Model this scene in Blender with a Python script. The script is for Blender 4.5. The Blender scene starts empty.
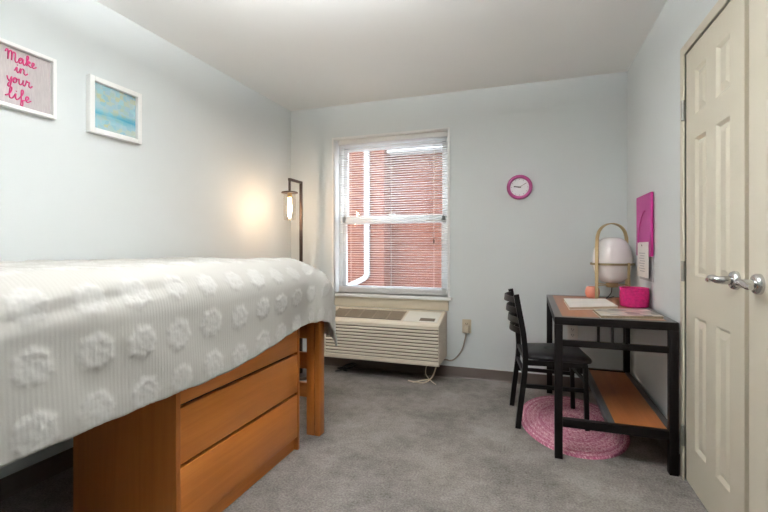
import bpy, bmesh, math, random
from mathutils import Vector, Matrix
import numpy as np

random.seed(7)
rng = np.random.default_rng(11)
C = bpy.context.scene.collection
SC = bpy.context.scene
PI = math.pi

# ------------------------------------------------------------------ room figures (metres)
XL, XR = -2.204, 0.702          # left and right wall faces
YB, YF = 3.631, -2.60           # window wall, wall behind the camera
ZC = 2.44                       # ceiling
BB = 0.093                      # baseboard height

# ------------------------------------------------------------------ camera
cam_d = bpy.data.cameras.new('camera')
cam = bpy.data.objects.new('camera', cam_d)
C.objects.link(cam)
cam.location = (0, 0, 1.1165)
cam.rotation_euler = (PI / 2, 0, 0.3295)
cam_d.sensor_width = 36
cam_d.lens = 424.516 / 768 * 36
cam_d.shift_y = -(256 - 246.668) / 768
cam_d.clip_start = 0.02
SC.camera = cam

# ------------------------------------------------------------------ world, view
world = bpy.data.worlds.new('world')
SC.world = world
world.use_nodes = True
wn = world.node_tree
bg = wn.nodes['Background']
wtc = wn.nodes.new('ShaderNodeTexCoord')
wsep = wn.nodes.new('ShaderNodeSeparateXYZ')
wramp = wn.nodes.new('ShaderNodeValToRGB')
wn.links.new(wtc.outputs['Generated'], wsep.inputs[0])
wn.links.new(wsep.outputs['Z'], wramp.inputs['Fac'])
wramp.color_ramp.elements[0].color = (0.93, 0.96, 1.0, 1)
wramp.color_ramp.elements[1].color = (0.72, 0.86, 1.0, 1)
wn.links.new(wramp.outputs['Color'], bg.inputs['Color'])
bg.inputs['Strength'].default_value = 5.2

vs = SC.view_settings
vs.view_transform = 'Standard'
vs.look = 'None'
vs.gamma = 1
vs.use_curve_mapping = False
vs.exposure = 1.08
SC.cycles.use_denoising = True
SC.cycles.max_bounces = 10
SC.cycles.diffuse_bounces = 6
SC.cycles.transparent_max_bounces = 16
SC.cycles.sample_clamp_indirect = 8

LAMP_UP, LAMP_DOWN = 70.0, 9.5          # emission of the added, unseen ceiling fixture
BULB_E = 75.0         # emission of the floor lamp's filament bulb

# ------------------------------------------------------------------ materials
def newmat(name):
    m = bpy.data.materials.new(name)
    m.use_nodes = True
    return m, m.node_tree, m.node_tree.nodes['Principled BSDF']

def N(t, kind, **kw):
    n = t.nodes.new('ShaderNode' + kind)
    for k, v in kw.items():
        if k in n.inputs.keys():
            n.inputs[k].default_value = v
        else:
            setattr(n, k, v)
    return n

def mat(name, col, rough=0.5, metal=0.0, var=0.0, vscale=6.0, bump=0.0, bscale=60.0, spec=None, stretch=None, coat=0.0):
    m, t, b = newmat(name)
    b.inputs['Base Color'].default_value = (*col, 1)
    b.inputs['Roughness'].default_value = rough
    b.inputs['Metallic'].default_value = metal
    if spec is not None:
        b.inputs['Specular IOR Level'].default_value = spec
    if coat:
        b.inputs['Coat Weight'].default_value = coat
    tc = N(t, 'TexCoord')
    src = tc.outputs['Object']
    if stretch:
        mp = N(t, 'Mapping'); mp.inputs['Scale'].default_value = stretch
        t.links.new(src, mp.inputs['Vector']); src = mp.outputs['Vector']
    if var:
        nz = N(t, 'TexNoise', Scale=vscale, Detail=5.0)
        t.links.new(src, nz.inputs['Vector'])
        rp = N(t, 'ValToRGB')
        rp.color_ramp.elements[0].position = 0.3
        rp.color_ramp.elements[1].position = 0.7
        rp.color_ramp.elements[0].color = (*[c * (1 - var) for c in col], 1)
        rp.color_ramp.elements[1].color = (*[min(1, c * (1 + var)) for c in col], 1)
        t.links.new(nz.outputs['Fac'], rp.inputs['Fac'])
        t.links.new(rp.outputs['Color'], b.inputs['Base Color'])
    if bump:
        n2 = N(t, 'TexNoise', Scale=bscale, Detail=4.0)
        t.links.new(src, n2.inputs['Vector'])
        bp = N(t, 'Bump', Strength=bump, Distance=0.01)
        t.links.new(n2.outputs['Fac'], bp.inputs['Height'])
        t.links.new(bp.outputs['Normal'], b.inputs['Normal'])
    return m

def wood(name, light, dark, axis, scale=1.0, rough=0.38):
    """grain lines running along the named axis"""
    m, t, b = newmat(name)
    tc = N(t, 'TexCoord'); mp = N(t, 'Mapping')
    s = {'x': (1.2, 26, 26), 'y': (26, 1.2, 26), 'z': (26, 26, 1.2)}[axis]
    mp.inputs['Scale'].default_value = [v * scale for v in s]
    t.links.new(tc.outputs['Object'], mp.inputs['Vector'])
    nz = N(t, 'TexNoise', Scale=1.0, Detail=7.0, Roughness=0.62, Distortion=0.6)
    t.links.new(mp.outputs['Vector'], nz.inputs['Vector'])
    rp = N(t, 'ValToRGB')
    rp.color_ramp.elements[0].position = 0.28
    rp.color_ramp.elements[1].position = 0.72
    rp.color_ramp.elements[0].color = (*dark, 1)
    rp.color_ramp.elements[1].color = (*light, 1)
    t.links.new(nz.outputs['Fac'], rp.inputs['Fac'])
    t.links.new(rp.outputs['Color'], b.inputs['Base Color'])
    b.inputs['Roughness'].default_value = rough
    bp = N(t, 'Bump', Strength=0.08, Distance=0.004)
    t.links.new(nz.outputs['Fac'], bp.inputs['Height'])
    t.links.new(bp.outputs['Normal'], b.inputs['Normal'])
    return m

def emit(name, col, strength):
    m, t, b = newmat(name)
    b.inputs['Base Color'].default_value = (*col, 1)
    b.inputs['Emission Color'].default_value = (*col, 1)
    b.inputs['Emission Strength'].default_value = strength
    return m

def glass(name, tint=(1, 1, 1), gloss=0.07):
    m = bpy.data.materials.new(name); m.use_nodes = True
    t = m.node_tree; t.nodes.clear()
    o = N(t, 'OutputMaterial'); tr = N(t, 'BsdfTransparent'); gl = N(t, 'BsdfGlossy'); mx = N(t, 'MixShader')
    tr.inputs['Color'].default_value = (*tint, 1)
    gl.inputs['Roughness'].default_value = 0.02
    mx.inputs[0].default_value = gloss
    t.links.new(tr.outputs[0], mx.inputs[1]); t.links.new(gl.outputs[0], mx.inputs[2])
    t.links.new(mx.outputs[0], o.inputs['Surface'])
    return m

M = {}
M['wall'] = mat('wall_paint', (0.69, 0.725, 0.725), 0.75, var=0.012, vscale=2.0, bump=0.03, bscale=180)
M['ceiling'] = mat('ceiling_paint', (0.86, 0.86, 0.845), 0.9, var=0.01, vscale=2, bump=0.06, bscale=220)
M['baseboard'] = mat('vinyl_baseboard', (0.125, 0.098, 0.085), 0.5, var=0.08, vscale=5)
M['door'] = mat('door_paint', (0.63, 0.585, 0.475), 0.42, var=0.015, vscale=3, bump=0.02, bscale=120)
M['trimgrey'] = mat('door_frame_paint', (0.46, 0.435, 0.37), 0.45)
M['white'] = mat('white_paint', (0.80, 0.80, 0.785), 0.4)
M['vinyl'] = mat('white_vinyl', (0.88, 0.90, 0.91), 0.35)
M['slat'] = mat('blind_slat_white', (0.90, 0.90, 0.89), 0.4)
_t = M['slat'].node_tree; _b = _t.nodes['Principled BSDF']; _o = _t.nodes['Material Output']
_tl = N(_t, 'BsdfTranslucent'); _tl.inputs['Color'].default_value = (0.9, 0.9, 0.89, 1)
_mx = N(_t, 'MixShader'); _mx.inputs[0].default_value = 0.12
_t.links.new(_b.outputs[0], _mx.inputs[1]); _t.links.new(_tl.outputs[0], _mx.inputs[2]); _t.links.new(_mx.outputs[0], _o.inputs['Surface'])
M['cream'] = mat('cream_paint', (0.70, 0.63, 0.50), 0.45)
M['steel'] = mat('brushed_nickel', (0.62, 0.62, 0.62), 0.22, metal=1.0)
M['hinge'] = mat('dull_steel', (0.30, 0.29, 0.27), 0.45, metal=0.8)
M['dark'] = mat('drawer_gap_shade', (0.03, 0.028, 0.025), 0.8)
M['glass'] = glass('window_glass')
M['lampglass'] = glass('clear_lamp_glass', (0.98, 0.97, 0.95), 0.10)
M['oak_y'] = wood('honey_oak_along', (0.60, 0.205, 0.036), (0.46, 0.14, 0.020), 'y')
M['oak_z'] = wood('honey_oak_upright', (0.50, 0.17, 0.032), (0.37, 0.108, 0.017), 'z')
M['oak_x'] = wood('honey_oak_across', (0.47, 0.172, 0.042), (0.36, 0.117, 0.023), 'x')
M['desk_wood'] = wood('walnut_laminate', (0.40, 0.165, 0.075), (0.27, 0.095, 0.04), 'y', 0.7, 0.4)
M['black'] = mat('black_brown_metal', (0.006, 0.0042, 0.0042), 0.5, spec=0.17, bump=0.03, bscale=150)
M['edge'] = mat('grey_desk_border', (0.065, 0.067, 0.07), 0.36, spec=0.4)
M['chair'] = mat('black_chair_metal', (0.005, 0.004, 0.004), 0.36, spec=0.22, bump=0.02, bscale=150)
M['seat'] = mat('black_vinyl_seat', (0.010, 0.009, 0.011), 0.40, spec=0.35, bump=0.08, bscale=300)
M['bronze'] = mat('bronze_lamp_metal', (0.055, 0.036, 0.028), 0.4, metal=0.6)
M['brass'] = mat('brass', (0.55, 0.42, 0.235), 0.34, metal=0.8)
M['brass_dark'] = mat('aged_brass', (0.30, 0.235, 0.13), 0.4, metal=0.7)
M['opal'] = mat('opal_glass', (0.84, 0.80, 0.79), 0.25, coat=0.3)
M['bulb'] = emit('glowing_filament', (1.0, 0.68, 0.42), BULB_E)
M['magenta'] = mat('magenta_panel', (0.42, 0.055, 0.24), 0.6, var=0.04, vscale=4)
M['magenta_edge'] = mat('magenta_edge', (0.46, 0.012, 0.20), 0.5)
M['clockrim'] = mat('purple_pink_plastic', (0.38, 0.045, 0.20), 0.3, coat=0.3)
M['clockface'] = mat('clock_face_white', (0.86, 0.88, 0.88), 0.5)
M['ink'] = mat('dark_ink', (0.04, 0.04, 0.045), 0.5)
M['paper'] = mat('white_paper', (0.80, 0.785, 0.74), 0.7, var=0.03, vscale=12)
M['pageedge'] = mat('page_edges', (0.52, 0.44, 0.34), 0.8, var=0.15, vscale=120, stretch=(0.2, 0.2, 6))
M['greyboard'] = mat('grey_board', (0.42, 0.42, 0.42), 0.7, var=0.03)
M['candle'] = mat('coral_glazed_ceramic', (0.72, 0.27, 0.19), 0.3, var=0.06, vscale=20, coat=0.3)
M['basket'] = mat('magenta_woven_cord', (0.50, 0.005, 0.135), 0.65, var=0.2, vscale=60, bump=0.5, bscale=140)
M['acbody'] = mat('almond_plastic', (0.70, 0.63, 0.52), 0.45, var=0.02, vscale=4)
M['acgrille'] = mat('dark_vent', (0.045, 0.034, 0.024), 0.7)
M['accontrol'] = mat('pale_control_panel', (0.80, 0.78, 0.72), 0.4)
M['outlet'] = mat('almond_outlet', (0.60, 0.52, 0.38), 0.4)
M['outlet_white'] = mat('white_outlet', (0.82, 0.80, 0.76), 0.4)
M['cord'] = mat('grey_beige_cord', (0.34, 0.30, 0.25), 0.5)
M['cord_pale'] = mat('pale_cord', (0.62, 0.54, 0.42), 0.5)
M['cord_black'] = mat('black_cord', (0.02, 0.02, 0.02), 0.5)
M['script'] = mat('raspberry_lettering', (0.50, 0.015, 0.13), 0.5)
M['frame'] = mat('white_frame', (0.86, 0.86, 0.84), 0.4)
M['mattress'] = mat('mattress_ticking', (0.62, 0.64, 0.66), 0.8, bump=0.1, bscale=80)
M['lens'] = emit('added_lamp_lens', (0.965, 0.985, 1.0), LAMP_DOWN)
M['uplens'] = emit('added_lamp_upper_lens', (0.965, 0.985, 1.0), LAMP_UP)
M['print_pale'] = mat('pale_mauve_linen', (0.41, 0.375, 0.37), 0.8, var=0.10, vscale=30, stretch=(1, 9, 1))
M['asphalt'] = mat('outdoor_gravel', (0.22, 0.21, 0.20), 0.9, var=0.3, vscale=30)

def carpet():
    m, t, b = newmat('grey_cut_pile_carpet')
    tc = N(t, 'TexCoord')
    big = N(t, 'TexNoise', Scale=2.6, Detail=4.0, Roughness=0.6)
    mid = N(t, 'TexNoise', Scale=16.0, Detail=5.0, Roughness=0.7)
    fine = N(t, 'TexNoise', Scale=105.0, Detail=3.0, Roughness=0.75)
    for n in (big, mid, fine):
        t.links.new(tc.outputs['Object'], n.inputs['Vector'])
    add = N(t, 'Math', operation='MULTIPLY_ADD'); add.inputs[1].default_value = 0.55
    t.links.new(mid.outputs['Fac'], add.inputs[0]); t.links.new(big.outputs['Fac'], add.inputs[2])
    add2 = N(t, 'Math', operation='MULTIPLY_ADD'); add2.inputs[1].default_value = 1.15
    t.links.new(fine.outputs['Fac'], add2.inputs[0]); t.links.new(add.outputs[0], add2.inputs[2])
    rp = N(t, 'ValToRGB')
    rp.color_ramp.elements[0].position = 0.82
    rp.color_ramp.elements[1].position = 1.48
    rp.color_ramp.elements[0].color = (0.125, 0.113, 0.103, 1)
    rp.color_ramp.elements[1].color = (0.385, 0.352, 0.328, 1)
    mr = N(t, 'MapRange'); mr.inputs[1].default_value = 0.0; mr.inputs[2].default_value = 2.7
    rp.color_ramp.elements[0].position = 1.00 / 2.7
    rp.color_ramp.elements[1].position = 1.70 / 2.7
    t.links.new(add2.outputs[0], mr.inputs[0]); t.links.new(mr.outputs[0], rp.inputs['Fac'])
    t.links.new(rp.outputs['Color'], b.inputs['Base Color'])
    b.inputs['Roughness'].default_value = 1.0
    b.inputs['Specular IOR Level'].default_value = 0.05
    bp = N(t, 'Bump', Strength=0.7, Distance=0.012)
    t.links.new(fine.outputs['Fac'], bp.inputs['Height'])
    t.links.new(bp.outputs['Normal'], b.inputs['Normal'])
    return m
M['carpet'] = carpet()

def brick():
    m, t, b = newmat('red_brick')
    tc = N(t, 'TexCoord'); mp = N(t, 'Mapping')
    mp.inputs['Rotation'].default_value = (PI / 2, 0, 0)
    t.links.new(tc.outputs['Object'], mp.inputs['Vector'])
    br = N(t, 'TexBrick')
    br.inputs['Color1'].default_value = (0.140, 0.052, 0.034, 1)
    br.inputs['Color2'].default_value = (0.112, 0.040, 0.026, 1)
    br.inputs['Mortar'].default_value = (0.115, 0.055, 0.046, 1)
    br.inputs['Scale'].default_value = 1.0
    br.inputs['Brick Width'].default_value = 0.22
    br.inputs['Row Height'].default_value = 0.075
    br.inputs['Mortar Size'].default_value = 0.008
    t.links.new(mp.outputs['Vector'], br.inputs['Vector'])
    t.links.new(br.outputs['Color'], b.inputs['Base Color'])
    b.inputs['Roughness'].default_value = 0.95
    b.inputs['Specular IOR Level'].default_value = 0.0
    return m
M['brick'] = brick()

def abstract_print():
    m, t, b = newmat('blue_abstract_print')
    tc = N(t, 'TexCoord')
    mp = N(t, 'Mapping'); mp.inputs['Scale'].default_value = (1, 36, 42)
    t.links.new(tc.outputs['Object'], mp.inputs['Vector'])
    vo = N(t, 'TexVoronoi', Scale=1.0); vo.distance = 'CHEBYCHEV'
    t.links.new(mp.outputs['Vector'], vo.inputs['Vector'])
    bw = N(t, 'SeparateColor'); t.links.new(vo.outputs['Color'], bw.inputs[0])
    rp = N(t, 'ValToRGB')
    e = rp.color_ramp.elements
    e[0].position = 0.0; e[0].color = (0.20, 0.40, 0.47, 1)
    e[1].position = 1.0; e[1].color = (0.30, 0.50, 0.54, 1)
    for p, c in ((0.25, (0.28, 0.43, 0.50)), (0.5, (0.36, 0.47, 0.50)), (0.68, (0.40, 0.45, 0.36)), (0.80, (0.44, 0.43, 0.24)), (0.9, (0.26, 0.45, 0.50))):
        k = e.new(p); k.color = (*c, 1)
    t.links.new(bw.outputs[0], rp.inputs['Fac'])
    # a deep teal band in the lower part of the picture
    mp2 = N(t, 'Mapping'); mp2.inputs['Scale'].default_value = (1, 7, 60)
    t.links.new(tc.outputs['Object'], mp2.inputs['Vector'])
    nz = N(t, 'TexNoise', Scale=1.0, Detail=4.0); t.links.new(mp2.outputs['Vector'], nz.inputs['Vector'])
    sp = N(t, 'SeparateXYZ'); t.links.new(tc.outputs['Object'], sp.inputs[0])
    d = N(t, 'Math', operation='SUBTRACT'); d.inputs[1].default_value = -0.035
    t.links.new(sp.outputs['Z'], d.inputs[0])
    a = N(t, 'Math', operation='ABSOLUTE'); t.links.new(d.outputs[0], a.inputs[0])
    mr = N(t, 'MapRange'); mr.inputs[1].default_value = 0.035; mr.inputs[2].default_value = 0.0
    t.links.new(a.outputs[0], mr.inputs[0])
    mu = N(t, 'Math', operation='MULTIPLY'); t.links.new(mr.outputs[0], mu.inputs[0]); t.links.new(nz.outputs['Fac'], mu.inputs[1])
    m2 = N(t, 'Math', operation='MULTIPLY'); m2.inputs[1].default_value = 1.7; m2.use_clamp = True
    t.links.new(mu.outputs[0], m2.inputs[0])
    mx = N(t, 'Mix', data_type='RGBA')
    t.links.new(m2.outputs[0], mx.inputs[0]); t.links.new(rp.outputs['Color'], mx.inputs[6])
    mx.inputs[7].default_value = (0.03, 0.26, 0.37, 1)
    t.links.new(mx.outputs[2], b.inputs['Base Color'])
    b.inputs['Roughness'].default_value = 0.5
    return m
M['abstract'] = abstract_print()

def chenille():
    m, t, b = newmat('white_ribbed_chenille')
    uv = N(t, 'UVMap')
    sp = N(t, 'SeparateXYZ'); t.links.new(uv.outputs[0], sp.inputs[0])
    mu = N(t, 'Math', operation='MULTIPLY'); mu.inputs[1].default_value = 2 * PI / 0.0120
    t.links.new(sp.outputs['Y'], mu.inputs[0])
    sn = N(t, 'Math', operation='SINE'); t.links.new(mu.outputs[0], sn.inputs[0])
    nz = N(t, 'TexNoise', Scale=260.0, Detail=3.0); t.links.new(uv.outputs[0], nz.inputs['Vector'])
    ad = N(t, 'Math', operation='MULTIPLY_ADD'); ad.inputs[1].default_value = 0.35
    t.links.new(sn.outputs[0], ad.inputs[0]); t.links.new(nz.outputs['Fac'], ad.inputs[2])
    bp = N(t, 'Bump', Strength=0.12, Distance=0.003)
    t.links.new(ad.outputs[0], bp.inputs['Height']); t.links.new(bp.outputs['Normal'], b.inputs['Normal'])
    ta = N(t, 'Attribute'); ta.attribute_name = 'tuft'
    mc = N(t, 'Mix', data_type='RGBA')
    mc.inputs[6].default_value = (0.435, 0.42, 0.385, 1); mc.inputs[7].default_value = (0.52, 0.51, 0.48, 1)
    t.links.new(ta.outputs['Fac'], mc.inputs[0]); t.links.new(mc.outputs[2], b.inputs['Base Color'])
    b.inputs['Roughness'].default_value = 0.95
    b.inputs['Sheen Weight'].default_value = 0.25
    return m
M['chenille'] = chenille()

def braided():
    m, t, b = newmat('pink_braided_cotton')
    tc = N(t, 'TexCoord'); mp = N(t, 'Mapping'); mp.inputs['Scale'].default_value = (1 / 0.311, 1 / 0.477, 1)
    t.links.new(tc.outputs['Object'], mp.inputs['Vector'])
    sp = N(t, 'SeparateXYZ'); t.links.new(mp.outputs['Vector'], sp.inputs[0])
    cx = N(t, 'CombineXYZ'); t.links.new(sp.outputs['X'], cx.inputs[0]); t.links.new(sp.outputs['Y'], cx.inputs[1])
    ln = N(t, 'VectorMath', operation='LENGTH'); t.links.new(cx.outputs[0], ln.inputs[0])
    an = N(t, 'Math', operation='ARCTAN2'); t.links.new(sp.outputs['Y'], an.inputs[0]); t.links.new(sp.outputs['X'], an.inputs[1])
    ring = N(t, 'Math', operation='MULTIPLY'); ring.inputs[1].default_value = 21.0; t.links.new(ln.outputs['Value'], ring.inputs[0])
    fl = N(t, 'Math', operation='FLOOR'); t.links.new(ring.outputs[0], fl.inputs[0])
    # strands: position along the braid
    al = N(t, 'Math', operation='MULTIPLY'); t.links.new(an.outputs[0], al.inputs[0]); t.links.new(ring.outputs[0], al.inputs[1])
    al2 = N(t, 'Math', operation='MULTIPLY'); al2.inputs[1].default_value = 1.1; t.links.new(al.outputs[0], al2.inputs[0])
    cv = N(t, 'CombineXYZ'); t.links.new(al2.outputs[0], cv.inputs[0]); t.links.new(ring.outputs[0], cv.inputs[1])
    nz = N(t, 'TexNoise', Scale=1.7, Detail=2.0, Roughness=0.9); t.links.new(cv.outputs[0], nz.inputs['Vector'])
    wn_ = N(t, 'TexWhiteNoise', noise_dimensions='1D'); t.links.new(fl.outputs[0], wn_.inputs['W'])
    ad = N(t, 'Math', operation='MULTIPLY_ADD'); ad.inputs[1].default_value = 0.10
    t.links.new(wn_.outputs['Value'], ad.inputs[0]); t.links.new(nz.outputs['Fac'], ad.inputs[2])
    rp = N(t, 'ValToRGB'); e = rp.color_ramp.elements
    e[0].position = 0.45; e[0].color = (0.40, 0.10, 0.185, 1)
    e[1].position = 0.72; e[1].color = (0.88, 0.68, 0.70, 1)
    k = e.new(0.58); k.color = (0.62, 0.26, 0.35, 1)
    t.links.new(ad.outputs[0], rp.inputs['Fac']); t.links.new(rp.outputs['Color'], b.inputs['Base Color'])
    b.inputs['Roughness'].default_value = 0.95
    return m
M['braid'] = braided()

# ------------------------------------------------------------------ mesh helpers
class MB:
    def __init__(self):
        self.bm = bmesh.new()

    def box(self, x0, x1, y0, y1, z0, z1, bev=0.0, seg=2):
        v = [self.bm.verts.new(p) for p in ((x0, y0, z0), (x1, y0, z0), (x1, y1, z0), (x0, y1, z0), (x0, y0, z1), (x1, y0, z1), (x1, y1, z1), (x0, y1, z1))]
        f = [self.bm.faces.new([v[i] for i in q]) for q in ((0, 3, 2, 1), (4, 5, 6, 7), (0, 1, 5, 4), (1, 2, 6, 5), (2, 3, 7, 6), (3, 0, 4, 7))]
        if bev > 0:
            es = list({e for q in f for e in q.edges})
            bmesh.ops.bevel(self.bm, geom=es, offset=bev, segments=seg, affect='EDGES', profile=0.5)
        return self

    def obox(self, a, b, w, h, up=(0, 0, 1), bev=0.0):
        """a bar of section w x h running from a to b"""
        a, b = Vector(a), Vector(b)
        d = (b - a); L = d.length; d.normalize()
        s = d.cross(Vector(up))
        if s.length < 1e-5:
            s = Vector((1, 0, 0))
        s.normalize(); u = s.cross(d)
        n0 = len(self.bm.verts)
        self.bm.verts.ensure_lookup_table()
        before = set(self.bm.verts)
        self.box(-w / 2, w / 2, 0, L, -h / 2, h / 2, bev)
        Mx = Matrix((s, d, u)).transposed().to_4x4()
        Mx.translation = a
        for v in self.bm.verts:
            if v not in before:
                v.co = Mx @ v.co
        return self

    def sweep(self, path, prof, up=(0, 0, 1), closed=False, caps=True, scale=None):
        P = [Vector(p) for p in path]
        n = len(P); rings = []
        for i, p in enumerate(P):
            if closed:
                d = P[(i + 1) % n] - P[i - 1]
            else:
                d = P[min(i + 1, n - 1)] - P[max(i - 1, 0)]
            d.normalize()
            s = d.cross(Vector(up))
            if s.length < 1e-4:
                s = d.cross(Vector((1, 0.01, 0)))
            s.normalize(); u = s.cross(d)
            k = scale[i] if scale else 1
            rings.append([self.bm.verts.new(p + s * (q[0] * k) + u * (q[1] * k)) for q in prof])
        m = len(prof)
        for i in range(n if closed else n - 1):
            a, b = rings[i], rings[(i + 1) % n]
            for j in range(m):
                self.bm.faces.new((a[j], a[(j + 1) % m], b[(j + 1) % m], b[j]))
        if caps and not closed:
            self.bm.faces.new(list(reversed(rings[0]))); self.bm.faces.new(rings[-1])
        return self

    def tube(self, path, r, n=10, closed=False, up=(0, 0, 1), scale=None):
        return self.sweep(path, [(r * math.cos(2 * PI * k / n), r * math.sin(2 * PI * k / n)) for k in range(n)], up, closed, True, scale)

    def lathe(self, prof, c=(0, 0, 0), n=32, axis='z'):
        """prof: list of (radius, height); closes itself at radius 0"""
        c = Vector(c); rings = []
        def pt(r, h, a):
            x, y = r * math.cos(a), r * math.sin(a)
            return c + {'z': Vector((x, y, h)), 'y': Vector((x, h, y)), 'x': Vector((h, x, y))}[axis]
        for r, h in prof:
            if r < 1e-6:
                rings.append([self.bm.verts.new(pt(0, h, 0))])
            else:
                rings.append([self.bm.verts.new(pt(r, h, 2 * PI * k / n)) for k in range(n)])
        for a, b in zip(rings, rings[1:]):
            for k in range(n):
                k2 = (k + 1) % n
                if len(a) == 1 and len(b) == 1:
                    continue
                if len(a) == 1:
                    self.bm.faces.new((a[0], b[k], b[k2]))
                elif len(b) == 1:
                    self.bm.faces.new((a[k], b[0], a[k2]))
                else:
                    self.bm.faces.new((a[k], b[k], b[k2], a[k2]))
        return self

    def prism(self, poly, x0, x1, bev=0.0, axis='x', seg=2):
        """poly in the other two axes, extruded along axis"""
        def pt(t, q):
            return {'x': (t, q[0], q[1]), 'y': (q[0], t, q[1]), 'z': (q[0], q[1], t)}[axis]
        a = [self.bm.verts.new(pt(x0, q)) for q in poly]
        b = [self.bm.verts.new(pt(x1, q)) for q in poly]
        n = len(poly)
        f = [self.bm.faces.new(list(reversed(a))), self.bm.faces.new(b)]
        for k in range(n):
            f.append(self.bm.faces.new((a[k], a[(k + 1) % n], b[(k + 1) % n], b[k])))
        if bev > 0:
            es = list({e for q in f for e in q.edges})
            bmesh.ops.bevel(self.bm, geom=es, offset=bev, segments=seg, affect='EDGES', profile=0.5)
        return self

    def frustum(self, rect0, rect1, t0, t1, axis='x'):
        """from rect0 (a0,a1,b0,b1) at t0 to rect1 at t1 along the axis"""
        def ring(r, t):
            q = ((r[0], r[2]), (r[1], r[2]), (r[1], r[3]), (r[0], r[3]))
            return [self.bm.verts.new({'x': (t, a, b), 'y': (a, t, b), 'z': (a, b, t)}[axis]) for a, b in q]
        A, B = ring(rect0, t0), ring(rect1, t1)
        for k in range(4):
            self.bm.faces.new((A[k], A[(k + 1) % 4], B[(k + 1) % 4], B[k]))
        self.bm.faces.new(B)
        return self

    def grid(self, pts, nu, nv):
        vs = [self.bm.verts.new(p) for p in pts]
        for i in range(nu - 1):
            for j in range(nv - 1):
                self.bm.faces.new((vs[i * nv + j], vs[(i + 1) * nv + j], vs[(i + 1) * nv + j + 1], vs[i * nv + j + 1]))
        return self

def root_of(o):
    while o.parent:
        o = o.parent
    return o

def obj(name, mb, m, parent=None, smooth=None, local=False, origin=None):
    """links the collected shape as ONE mesh object; world coordinates unless local"""
    bm = mb.bm
    bmesh.ops.recalc_face_normals(bm, faces=bm.faces)
    me = bpy.data.meshes.new(name)
    bm.to_mesh(me); bm.free()
    me.materials.append(m)
    if smooth is not None:
        me.shade_smooth()
        me.set_sharp_from_angle(angle=math.radians(smooth))
    o = bpy.data.objects.new(name, me)
    C.objects.link(o)
    if parent:
        o.parent = parent
        if not local:
            me.transform(Matrix.Translation(-root_of(parent).location))
    elif origin is not None:
        me.transform(Matrix.Translation(-Vector(origin)))
        o.location = origin
    return o

def tag(o, label, cat, group=None):
    o['label'] = label; o['category'] = cat
    if group:
        o['group'] = group
    return o

def thing(name, label, cat, loc=(0, 0, 0), rz=0.0, group=None):
    o = bpy.data.objects.new(name, None)
    C.objects.link(o)
    o.location = loc; o.rotation_euler = (0, 0, rz)
    o.empty_display_size = 0.1
    return tag(o, label, cat, group)

def struct(name, mb=None, m=None, smooth=None, loc=(0, 0, 0), label=None):
    if mb is None:
        o = bpy.data.objects.new(name, None); C.objects.link(o); o.location = loc
    else:
        o = obj(name, mb, m, smooth=smooth)
    o['kind'] = 'structure'
    if label:
        o['label'] = label
    return o

def curve_pts(ctrl, per=6):
    """Catmull-Rom through control points"""
    P = [Vector(p) for p in ctrl]
    P = [P[0] * 2 - P[1]] + P + [P[-1] * 2 - P[-2]]
    out = []
    for i in range(1, len(P) - 2):
        a, b, c, d = P[i - 1:i + 3]
        for k in range(per):
            t = k / per
            out.append(0.5 * ((2 * b) + (c - a) * t + (2 * a - 5 * b + 4 * c - d) * t * t + (3 * b - a - 3 * c + d) * t ** 3))
    out.append(P[-2])
    return out

# ================================================================== THE ROOM
T = 0.20
struct('floor', MB().box(XL - T, XR + T, YF - T, YB + T, -0.12, 0.0), M['carpet'])
struct('ceiling', MB().box(XL - T, XR + T, YF - T, YB + T, ZC, ZC + 0.12), M['ceiling'])
struct('wall_left', MB().box(XL - T, XL, YF - T, YB + T, 0, ZC), M['wall'])
struct('wall_front', MB().box(XL, XR, YF - T, YF, 0, ZC), M['wall'])

WX0, WX1, WZ0, WZ1 = -1.748, -0.652, 0.684, 2.130       # window opening
wb = MB()
wb.box(XL, WX0, YB, YB + T, 0, ZC)
wb.box(WX1, XR, YB, YB + T, 0, ZC)
wb.box(WX0, WX1, YB, YB + T, 0, WZ0)
wb.box(WX0, WX1, YB, YB + T, WZ1, ZC)
struct('wall_back', wb, M['wall'])

DY0, DY1, DZ1 = 1.170, 2.378, 2.031                     # double door opening
wr = MB()
wr.box(XR, XR + T, DY1, YB + T, 0, ZC)
wr.box(XR, XR + T, YF - T, DY0, 0, ZC)
wr.box(XR, XR + T, DY0, DY1, DZ1, ZC)
wr.box(XR + 0.12, XR + T, DY0, DY1, 0, DZ1)
struct('wall_right', wr, M['wall'])

# vinyl cove baseboards with a small toe
def base_profile_y(sign, x):     # profile in (x,z), run along y
    return [(x, 0.0), (x + sign * 0.012, 0.0), (x + sign * 0.006, 0.012), (x + sign * 0.004, BB - 0.003), (x + sign * 0.002, BB), (x, BB)]
b_ = MB().prism(base_profile_y(1, XL), YF, YB, axis='y'); struct('baseboard_left', b_, M['baseboard'])
b_ = MB().prism(base_profile_y(-1, XR), DY1 + 0.052, YB, axis='y'); struct('baseboard_right', b_, M['baseboard'])
b_ = MB().prism([(YB, 0.0), (YB - 0.012, 0.0), (YB - 0.006, 0.012), (YB - 0.004, BB - 0.003), (YB - 0.002, BB), (YB, BB)], XL, XR, axis='x')
struct('baseboard_back', b_, M['baseboard'])

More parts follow.
